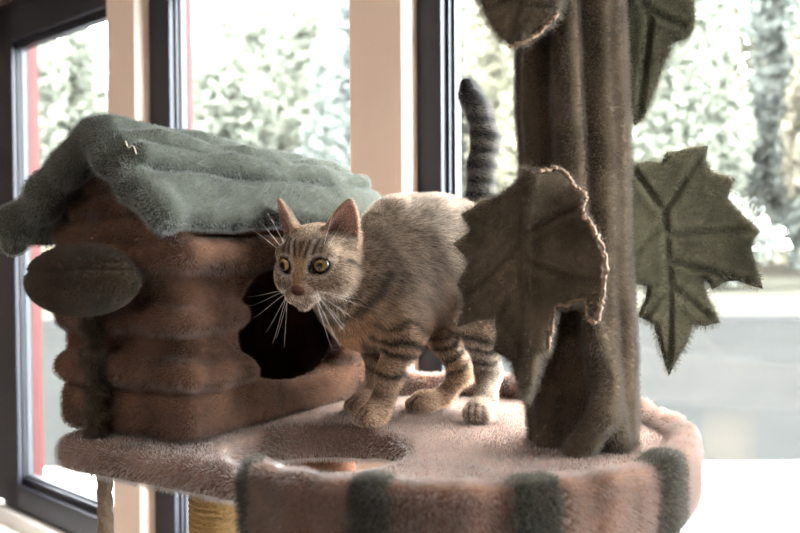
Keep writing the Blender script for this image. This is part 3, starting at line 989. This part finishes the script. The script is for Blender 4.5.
# ears
for s_ in (-1, 1):
    bb, ax, fw, sd, L = earframe(s_)
    q = V-bb; t = (q@ax)/L; a_ = q@sd; c_ = q@fw
    m = (Hl*s_ > 0)*(t > 0.14)*(hd < 0.09)*(np.abs(a_) < 0.025)
    wdt = earwidth(t)
    inner = m*(np.abs(a_) < wdt-0.0018)*(c_ > -0.5*wdt)*(c_ < 0.40*wdt)*np.clip((t-0.14)/0.1, 0, 1)
    C = mixc(C, (0.21, 0.155, 0.120), 0.9*m)
    nin = (Vn@fw > 0.15)
    earin = np.maximum(earin, inner*nin)
    C = mixc(C, (0.66, 0.40, 0.33), inner*0.95*nin)
    C = mixc(C, (0.15, 0.07, 0.055), inner*nin*0.6*np.clip((0.5-t)/0.3, 0, 1)*np.clip(0.004-a_*s_, 0, 0.008)/0.008)  # shading down in the ear hollow, painted into the colour
    C = mixc(C, (0.50, 0.32, 0.22), 0.8*m*g(np.abs(a_), wdt, 0.0015))
C = C*1.32
M_coat = plush('tabby coat', attr=True, var=0.65, trans=0.22, patch=0.06, patch_scale=120)
CATB = np.array([0.035, 1.02, PZ])
CAT = empty('cat', CATB, 'grey brown tabby cat stepping out beside the cat house, tail raised', 'cat')
o_cat = mesh_from('body', V, F, M_coat, CAT)
paint(o_cat, C)
hb = np.clip((0.055-hd)/0.02, 0, 1)
ln = np.ones(len(V))
ln = np.minimum(ln, 1-0.62*headw)
ln = np.where(tailw > 0, 0.85, ln)
ln = np.minimum(ln, 1-0.62*legw)
ln = np.where(isear, 0.28-0.12*(earin > 0.5), ln)
ln = np.where(V[:, 2] < PZ+0.032, 0.30, ln)
muz = np.clip((Hf-0.022)/0.02, 0, 1)*hw
ln = ln*(1-0.45*muz)
eyed = np.min([np.linalg.norm(V-e, axis=1) for e in EYES], axis=0)
dens = np.where(earin > 0.5, 0.35, 1.0); dens = np.where((eyed < 0.0100) | (npad < 0.0062), 0.0, dens)
vgroup(o_cat, 'len', ln); vgroup(o_cat, 'dens', dens)
fur(o_cat, 190000, 0.0078, (0.62, 0.12, -0.42), 0.30, 0.00026, dens='dens', lens='len', seed=9, tip=0.25)
# eyes
M_eye, nt, b_, _o = mat('amber eye')
a_ = nt.nodes.new('ShaderNodeAttribute'); a_.attribute_name = 'Coat'
nt.links.new(a_.outputs['Color'], b_.inputs['Base Color'])
b_.inputs['Roughness'].default_value = 0.06; b_.inputs['Coat Weight'].default_value = 0.5
for s_, e in zip((-1, 1), EYES):
    gaze = nrm(hf + hl_*s_*0.26 + np.array([-0.08, 0, 0.16]))
    bm = bmesh.new()
    bmesh.ops.create_uvsphere(bm, u_segments=40, v_segments=28, radius=0.0090)
    c = e - hf*0.0028
    EV_ = np.array([tuple(v.co) for v in bm.verts])
    cl = EV_/0.0090
    ang = np.arccos(np.clip(cl@gaze, -1, 1))
    side = np.cross(hu_, gaze)
    pa = np.sqrt((cl@side/0.80)**2+(cl@hu_/1.10)**2)
    for v in bm.verts: v.co = Vector(np.array(v.co)+c)
    me = bpy.data.meshes.new('eye'); bm.to_mesh(me); bm.free()
    me.polygons.foreach_set('use_smooth', np.ones(len(me.polygons), dtype=bool))
    o = link_obj('eye', me, M_eye, CAT)
    col = np.tile(np.array([0.26, 0.135, 0.032]), (len(EV_), 1))
    col = mixc(col, (0.24, 0.16, 0.05), g(ang, 0.55, 0.14))
    col = mixc(col, (0.012, 0.008, 0.005), np.clip((ang-0.80)/0.10, 0, 1))
    col = mixc(col, (0.004, 0.004, 0.004), np.clip((0.50-pa)/0.07, 0, 1)*(cl@gaze > 0))
    paint(o, col); o['label'] = 'amber eye'
# whiskers
M_whisk = simple('white whisker', (0.85, 0.83, 0.80), 0.5)
rw = np.random.RandomState(4)
def whisker(p, q, sag, r=0.00030):
    pts = []
    for t in np.linspace(0, 1, 12):
        pts.append(p+(q-p)*t+np.array([0, 0, -sag*math.sin(t*math.pi*0.5)**2*1.0+sag*t*0.4]))
    V, F = tube(pts, [r*(1-0.75*t) for t in np.linspace(0, 1, 12)], 6)
    mesh_from('whisker', V, F, M_whisk, CAT)
for s_ in (-1, 1):
    for i, (f0, u0, ff, ll, uu, sag) in enumerate(((0.044, -0.0205, 0.030, 0.066, -0.030, 0.006), (0.045, -0.0225, 0.040, 0.058, -0.048, 0.008), (0.044, -0.0245, 0.034, 0.048, -0.064, 0.010), (0.047, -0.0240, 0.046, 0.036, -0.072, 0.008),
                       (0.047, -0.0270, 0.042, 0.026, -0.078, 0.008), (0.042, -0.0265, 0.024, 0.042, -0.074, 0.010), (0.042, -0.0215, 0.018, 0.072, -0.042, 0.010))):
        whisker(hp(f0, s_*0.0145, u0), hp(ff, s_*ll, uu), sag)
    for i in range(3):
        whisker(hp(0.026, s_*(0.017+0.003*i), 0.013), hp(0.030, s_*(0.034+0.010*i), 0.052-0.008*i), -0.004, 0.00022)


# ------------------------------------------------------------------ the room: window wall seen at a slant
TH = math.atan(951/850)
NW = np.array([math.cos(TH), math.sin(TH)]); DW = np.array([-math.sin(TH), math.cos(TH)])
WD = 1.12
def wp(t, s, z):
    p = NW*(WD+s)+DW*t
    return (p[0], p[1], z)
def t_of(x, s, y=247):
    d = ray(x, y); return float((WD+s)/(d[:2]@NW)*(d[:2]@DW))
def wbox(bm, t0, t1, s0, s1, z0, z1):
    add_hexa(bm, [wp(t0, s0, z0), wp(t1, s0, z0), wp(t1, s1, z0), wp(t0, s1, z0), wp(t0, s0, z1), wp(t1, s0, z1), wp(t1, s1, z1), wp(t0, s1, z1)])
def wobj(name, boxes, mt, parent=None, bevel=0.003):
    bm = bmesh.new()
    for b in boxes: wbox(bm, *b)
    o = from_bm(name, bm, mt, parent)
    if bevel:
        md = o.modifiers.new('edge', 'BEVEL'); md.width = bevel; md.segments = 2; md.limit_method = 'ANGLE'
    if parent is None: o['kind'] = 'structure'
    return o
M_pillar = simple('beige paint', (0.70, 0.55, 0.46), 0.6, var=0.04, scale=6)
M_wall = simple('warm wall paint', (0.36, 0.30, 0.26), 0.7, var=0.05, scale=4)
M_frame = simple('dark bronze aluminium', (0.007, 0.0075, 0.013), 0.5, spec=0.3)
M_bead = simple('pale aluminium bead', (0.022, 0.024, 0.028), 0.5, spec=0.2)
M_head = simple('dark maroon panel', (0.040, 0.016, 0.018), 0.5)
M_ledge = simple('white ledge paint', (0.72, 0.69, 0.66), 0.5)
M_floor = simple('grey floor', (0.18, 0.16, 0.145), 0.5, var=0.15, scale=8)
M_ceil = simple('white ceiling', (0.55, 0.53, 0.50), 0.8)
M_red = simple('red outside trim', (0.034, 0.0085, 0.0075), 0.5, spec=0.1)
m, nt, b_, out = mat('window glass'); M_glass = m
nt.nodes.remove(b_)
tr = nt.nodes.new('ShaderNodeBsdfTransparent'); gl = nt.nodes.new('ShaderNodeBsdfGlossy')
gl.inputs['Roughness'].default_value = 0.02
lw = nt.nodes.new('ShaderNodeLayerWeight'); lw.inputs['Blend'].default_value = 0.5
pw = nt.nodes.new('ShaderNodeMath'); pw.operation = 'POWER'; pw.inputs[1].default_value = 5.0
fr = nt.nodes.new('ShaderNodeMath'); fr.operation = 'MULTIPLY_ADD'; fr.inputs[1].default_value = 0.5; fr.inputs[2].default_value = 0.03
nt.links.new(lw.outputs['Facing'], pw.inputs[0]); nt.links.new(pw.outputs[0], fr.inputs[0])
mx = nt.nodes.new('ShaderNodeMixShader')
tr.inputs['Color'].default_value = (0.97, 0.985, 0.98, 1)
nt.links.new(fr.outputs[0], mx.inputs['Fac']); nt.links.new(tr.outputs[0], mx.inputs[1]); nt.links.new(gl.outputs[0], mx.inputs[2])
nt.links.new(mx.outputs[0], out.inputs['Surface'])

SP, SF = -0.070, -0.032
tl = t_of(350, SP); tr_ = t_of(403, SP); PW = tl-tr_
T = t_of(109, SP)-tl
fw_t = t_of(417, SF); fw_i = t_of(441.5, SF)
STILE = fw_t-fw_i
zb = at(33, 486.5, (WD)*850/ math.cos(TH)/(33+551))[2]; zt_ = at(28, 42, (WD)*850/math.cos(TH)/(28+551))[2]
CEIL = 2.75
KS = range(-1, 5)
def pil(k): return tl-(k-1)*T, tl-(k-1)*T-PW       # left and right edge of a pillar
for n_, k in enumerate(KS):
    a, b = pil(k)
    if k == -1: b += 0.09
    wobj('trim_%d' % (n_+1), [(b, a, SP, 0.06, 0.0, CEIL)], M_pillar, None, 0.004)
for n_, k in enumerate(list(KS)[:-1]):
    a = pil(k)[1]; b = pil(k+1)[0]                 # a: left end (large t), b: right end
    a2 = a-(tr_-fw_t) if abs(tr_-fw_t) < 0.05 else a
    gi = a2-STILE-{0: 0.045, 1: 0.030}.get(n_, 0.0)
    win = wobj('window_%d' % (n_+1), [(gi, a2+(0.11 if k == -1 else 0.02), SF, 0.008, zb-0.06, zt_+0.10), (b-0.01, b+0.035, SF, 0.008, zb-0.06, zt_+0.10),
                                      (b, a2, SF, 0.008, zt_, zt_+0.10), (b, a2, SF, 0.008, zb-0.075, zb)], M_frame, None, 0.002)
    # stepped glazing frame, pale bead, pane
    wobj('glazing_frame', [(gi-0.006, gi+0.004, -0.018, 0.008, zb, zt_), (b+0.035, b+0.05, -0.018, 0.008, zb, zt_), (b+0.035, gi, -0.018, 0.008, zt_-0.022, zt_), (b+0.035, gi, -0.018, 0.008, zb, zb+0.022)], M_frame, win, 0.001)
    g2 = gi-0.006
    wobj('bead', [(g2-0.005, g2+0.002, -0.009, 0.0085, zb+0.022, zt_-0.022), (b+0.05, g2, -0.009, 0.0085, zb+0.022, zb+0.030)], M_bead, win, 0.001)
    wobj('pane', [(b+0.045, g2, 0.0, 0.006, zb+0.01, zt_-0.01)], M_glass, win, 0)
    dr = {0: 0.032, 1: 0.015}.get(n_, 0.0)
    if dr: wobj('exterior_trim', [(g2-0.006, g2+0.06, 0.0085, 0.0085+dr, zb-0.05, zt_+0.05)], M_red, win, 0.002)
tA, tB = pil(-1)[0], pil(4)[1]
wobj('wall_front', [(tB, tA, -0.035, 0.05, 0.0, zb-0.10)], M_wall, None, 0)
wobj('trim_8', [(tB, tA, -0.05, 0.05, zt_+0.10, CEIL)], M_head, None, 0.004)
wobj('trim_9', [(tB, tA, -0.055, 0.02, zb-0.12, zb-0.075), (tB, tA, -0.155, -0.05, zb-0.145, zb-0.115)], M_ledge, None, 0.004)
TL, TRR, SB = 3.6, -3.2, -5.0
def fill(t0, t1): return [(t0, t1, -0.09, 0.05, 0, CEIL)]
wobj('wall_front_left', fill(tA, TL), M_wall, None, 0)
wobj('wall_front_right', fill(TRR, tB), M_wall, None, 0)
wobj('wall_left', [(TL, TL+0.1, SB, 0.05, 0, CEIL)], M_wall, None, 0)
wobj('wall_right', [(TRR-0.1, TRR, SB, 0.05, 0, CEIL)], M_wall, None, 0)
wobj('wall_back', [(TRR-0.1, TL+0.1, SB-0.1, SB, 0, CEIL)], M_wall, None, 0)
wobj('floor', [(TRR-0.1, TL+0.1, SB-0.1, 0.05, -0.1, 0.0)], M_floor, None, 0)
wobj('ceiling', [(TRR-0.1, TL+0.1, SB-0.1, 0.05, CEIL, CEIL+0.1)], M_ceil, None, 0)
# unseen ceiling lamps, added as fill for the room side
m, nt, b_, out = mat('fill diffuser'); M_fill = m
b_.inputs['Emission Color'].default_value = (1, 0.9, 0.78, 1); b_.inputs['Emission Strength'].default_value = 6
def ceiling_fill(t, s, label, power):
    c = wp(t, s, CEIL)
    L = empty('ceiling_fill', c, label, 'fill light', 'added fill lamps')
    wobj('housing', [(t-0.32, t+0.32, s-0.32, s+0.32, CEIL-0.05, CEIL)], M_ledge, L, 0.005)
    wobj('diffuser', [(t-0.29, t+0.29, s-0.29, s+0.29, CEIL-0.058, CEIL-0.045)], M_fill, L, 0.003)
    ld = bpy.data.lights.new('lamp', 'AREA'); ld.size = 0.56; ld.energy = power; ld.color = (1.0, 0.89, 0.78)
    lo = bpy.data.objects.new('lamp', ld); COL.objects.link(lo); lo.parent = L
    lo.location = (0, 0, -0.07)
FILL_POWER = 12.5
ceiling_fill(1.6, -2.3, 'added unseen fill lamp on the ceiling behind the viewer, left', FILL_POWER)
ceiling_fill(-0.6, -2.5, 'added unseen fill lamp on the ceiling behind the viewer, right', FILL_POWER)
ceiling_fill(0.5, -4.0, 'added unseen fill lamp on the ceiling far back in the room', FILL_POWER)

# ------------------------------------------------------------------ outdoors
def poly(name, pts, mt, kind='structure', th=0.05):
    bm = bmesh.new()
    top = [bm.verts.new(p) for p in pts]; bot = [bm.verts.new((p[0], p[1], p[2]-th)) for p in pts]
    bm.faces.new(top); bm.faces.new(bot[::-1])
    for i in range(len(pts)): bm.faces.new((top[i], bot[i], bot[(i+1) % len(pts)], top[(i+1) % len(pts)]))
    o = from_bm(name, bm, mt); o['kind'] = kind
    return o
M_pave = simple('pale concrete paving', (0.16, 0.16, 0.16), 0.7, var=0.08, scale=1.5)
M_asph = simple('wet asphalt', (0.0086, 0.0089, 0.0087), 0.6, var=0.25, scale=0.8, spec=0.0)
M_kerb = simple('kerb concrete', (0.018, 0.018, 0.018), 0.8, spec=0.0)
M_grass = simple('thin grass and fallen leaves', (0.0185, 0.0185, 0.0150), 0.95, var=0.4, scale=0.6, spec=0.0)
M_soil = simple('woodland ground', (0.0125, 0.0115, 0.0095), 0.95, var=0.3, scale=0.7, spec=0.0)
def wallx(Y, s=0.12):            # x of the outside of the window wall at depth Y
    t = (Y-NW[1]*(WD+s))/DW[1]; return NW[0]*(WD+s)+DW[0]*t
E1, E2, E3 = 4.62, 13.2, 24.0
poly('pavement', [(wallx(-3.0), -3.0, 0.0), (14, -3.0, 0.0), (14, E1+0.2, 0.0), (wallx(E1)+0.0, E1, 0.0)], M_pave)
poly('parking_lot', [(wallx(E1), E1, -0.01), (14, E1+0.2, -0.01), (34, E2, -0.01), (-30, E2, -0.01), (wallx(9.0), 9.0, -0.01)], M_asph)
poly('kerb', [(-30, E2-0.05, 0.10), (34, E2-0.05, 0.10), (34, E2+0.15, 0.10), (-30, E2+0.15, 0.10)], M_kerb, th=0.2)
poly('lawn', [(-32, E2+0.15, 0.06), (36, E2+0.15, 0.06), (46, E3, 0.30), (-44, E3, 0.30)], M_grass, th=0.3)
poly('woodland_ground', [(-60, E3, 0.30), (62, E3, 0.30), (90, 60, 0.9), (-90, 60, 0.9)], M_soil, th=0.4)
def foliage_mat(name, c1, c2):
    m, nt, b_, out = mat(name); nt.nodes.remove(b_)
    geo = nt.nodes.new('ShaderNodeNewGeometry')
    mx = nt.nodes.new('ShaderNodeMix'); mx.data_type = 'RGBA'
    mx.inputs['A'].default_value = (*c1, 1); mx.inputs['B'].default_value = (*c2, 1)
    nt.links.new(geo.outputs['Random Per Island'], mx.inputs['Factor'])
    d = nt.nodes.new('ShaderNodeBsdfDiffuse'); t = nt.nodes.new('ShaderNodeBsdfTranslucent'); s = nt.nodes.new('ShaderNodeMixShader')
    s.inputs['Fac'].default_value = 0.45
    nt.links.new(mx.outputs['Result'], d.inputs['Color']); nt.links.new(mx.outputs['Result'], t.inputs['Color'])
    nt.links.new(d.outputs[0], s.inputs[1]); nt.links.new(t.outputs[0], s.inputs[2]); nt.links.new(s.outputs[0], out.inputs['Surface'])
    return m
FM = {'green': foliage_mat('green leaves', (0.082, 0.087, 0.070), (0.108, 0.112, 0.092)),
      'yellow': foliage_mat('yellowing leaves', (0.095, 0.094, 0.066), (0.115, 0.108, 0.082)),
      'pine': foliage_mat('blue green needles', (0.074, 0.082, 0.074), (0.096, 0.104, 0.095)),
      'rust': foliage_mat('rusty leaves', (0.108, 0.096, 0.074), (0.113, 0.105, 0.082))}
M_bark = simple('grey bark', (0.13, 0.11, 0.09), 0.9, var=0.3, scale=6)
def leaves(name, c, r, n, size, mt, parent, seed, clumps=44):
    q = np.random.RandomState(seed)
    cc = q.normal(size=(clumps, 3)); cc /= np.linalg.norm(cc, axis=1)[:, None]
    cc = cc*(0.35+0.6*q.rand(clumps, 1)**0.5)*np.array(r)
    ci = q.randint(0, clumps, n)
    o = q.normal(size=(n, 3)); o /= np.linalg.norm(o, axis=1)[:, None]
    P = np.array(c)+cc[ci]+o*(q.rand(n, 1)**0.4)*np.array(r)*0.34
    P[:, 2] = np.maximum(P[:, 2], 0.35)
    a = q.normal(size=(n, 3)); a /= np.linalg.norm(a, axis=1)[:, None]
    b = q.normal(size=(n, 3)); b -= a*(a*b).sum(1)[:, None]; b /= np.linalg.norm(b, axis=1)[:, None]
    s = size*(0.6+0.8*q.rand(n, 1))
    V = np.concatenate([P-a*s, P+b*s*0.45, P+a*s, P-b*s*0.45])
    F = np.column_stack([np.arange(n), np.arange(n)+n, np.arange(n)+2*n, np.arange(n)+3*n])
    me = bpy.data.meshes.new(name); me.from_pydata(V.tolist(), [], F.tolist()); me.update()
    return link_obj(name, me, mt, parent)
def tree(x, Y, h, r, kind, label, seed, n=4200, size=0.17, cat='tree', name='tree', low=0.02):
    t = empty(name, (x, Y, 0.2), label, cat, 'trees and shrubs across the parking lot')
    q = np.random.RandomState(seed)
    top = h*0.8
    pts = [(x+0.15*math.sin(i*1.3+seed), Y+0.1*math.cos(i+seed), 0.1+top*i/6) for i in range(7)]
    V, F = tube(pts, [0.05*r*(1.15-i/7) for i in range(7)], 8)
    VV, FF = list(V), list(F)
    for k in range(5):
        i = 2+k % 4; p = np.array(pts[i]); an = q.rand()*6.28
        e = p+np.array([math.cos(an)*r*0.7, math.sin(an)*r*0.5, r*0.4])
        v2, f2 = tube([p, (p+e)/2+np.array([0, 0, 0.1*r]), e], [0.024*r, 0.016*r, 0.006*r], 6)
        off = len(VV); VV += v2; FF += [tuple(a+off for a in f) for f in f2]
    mesh_from('trunk', VV, FF, M_bark, t)
    n = int(n*(1.8 if r > 3 else 1))
    zc = h*(1+low)/2; leaves('foliage', (x, Y, zc), (r, min(r*0.8, 1.4), h*(1-low)/2/1.12), n, size, FM[kind], t, seed)
A_, B_, C_ = 23.6, 28.4, 33.4
TREES = [(-9.9, A_, 8.0, 1.6, 'green', 'pale green tree low in the left window'), (-5.3, A_, 8.2, 1.55, 'green', 'pale green tree filling the left half of the middle window'),
         (-0.9, A_, 8.8, 1.5, 'pine', 'blue green tree at the right edge of the middle window, beside the pillar'), (3.3, A_, 9.2, 1.45, 'yellow', 'yellow green tree right behind the raised cat tail'),
         (7.9, A_, 9.5, 1.6, 'green', 'green tree just right of the trunk, above the olive leaf'), (12.5, A_, 10.0, 1.55, 'rust', 'rusty leaved tree at the right edge of the photo'),
         (-12.6, B_, 9.6, 1.8, 'yellow', 'tall yellowing tree at the left edge of the left window'), (-7.8, B_, 8.0, 1.8, 'yellow', 'yellowing tree behind, at the left edge of the middle window'),
         (-2.6, B_, 9.4, 1.8, 'green', 'tall green tree in the middle of the middle window'), (2.6, B_, 11.5, 1.8, 'green', 'tall green tree behind the yellow green one at the cat tail'),
         (8.0, B_, 12.0, 1.8, 'rust', 'tall rusty tree showing between the two drooping olive leaves'), (13.3, B_, 11.5, 1.8, 'pine', 'tall blue green tree behind the rusty one at the right edge'),
         (-14.5, C_, 10.5, 3.2, 'green', 'farthest green tree, wide, behind the left window'), (-4.5, C_, 12.5, 3.2, 'green', 'farthest green tree in the middle window'), (5.0, C_, 15.0, 3.2, 'green', 'farthest green tree behind the trunk of the cat tree'), (14.6, C_, 15.0, 3.3, 'yellow', 'farthest yellow tree, high above the parking lot at upper right')]
for i, (x, Y, h, r, k, lab) in enumerate(TREES): tree(x, Y, h, r, k, lab, 100+i, n=12000, size=0.21)
SHR = [(-8.4, 19.4, 1.9, 1.2, 'rust', 'low rusty shrub between the left and middle windows'), (-4.2, 19.4, 2.3, 1.35, 'yellow', 'yellowing shrub low in the middle window, left'), (-0.4, 19.4, 2.2, 1.2, 'green', 'green shrub low behind the right pillar'),
       (3.0, 19.4, 2.2, 1.2, 'green', 'green shrub low behind the cat tail'), (7.0, 19.4, 2.4, 1.35, 'pine', 'blue green shrub at the near edge of the trees, behind the olive leaf'), (10.7, 19.4, 1.9, 1.2, 'green', 'small green shrub on the grass at the right edge')]
for i, (x, Y, h, r, k, lab) in enumerate(SHR): tree(x, Y, h, r, k, lab, 200+i, n=2600, size=0.11, cat='shrub', name='shrub', low=0.05)

# ------------------------------------------------------------------ overcast sky, exposure
wd = bpy.data.worlds.new('sky'); SC.world = wd; wd.use_nodes = True
nt = wd.node_tree
bg = nt.nodes['Background']
tc = nt.nodes.new('ShaderNodeTexCoord'); sx_ = nt.nodes.new('ShaderNodeSeparateXYZ')
rp_ = nt.nodes.new('ShaderNodeValToRGB')
rp_.color_ramp.elements[0].position = 0.0; rp_.color_ramp.elements[0].color = (0.82, 0.88, 0.93, 1)
rp_.color_ramp.elements[1].position = 0.7; rp_.color_ramp.elements[1].color = (1, 1, 1, 1)
nt.links.new(tc.outputs['Generated'], sx_.inputs[0]); nt.links.new(sx_.outputs['Z'], rp_.inputs['Fac'])
nt.links.new(rp_.outputs['Color'], bg.inputs['Color'])
bg.inputs['Strength'].default_value = 60.0
vs = SC.view_settings
SC.display_settings.display_device = 'sRGB'
vs.view_transform = 'Standard'; vs.look = 'None'; vs.exposure = 0.55; vs.gamma = 1.0
vs.use_curve_mapping = False
SC.cycles.use_denoising = True
SC.cycles.max_bounces = 10
SC.cycles.transparent_max_bounces = 12
SC.cycles.caustics_reflective = False; SC.cycles.caustics_refractive = False
try:
    SC.cycles_curves.shape = 'RIBBONS'; SC.cycles_curves.subdivisions = 2
except Exception: pass
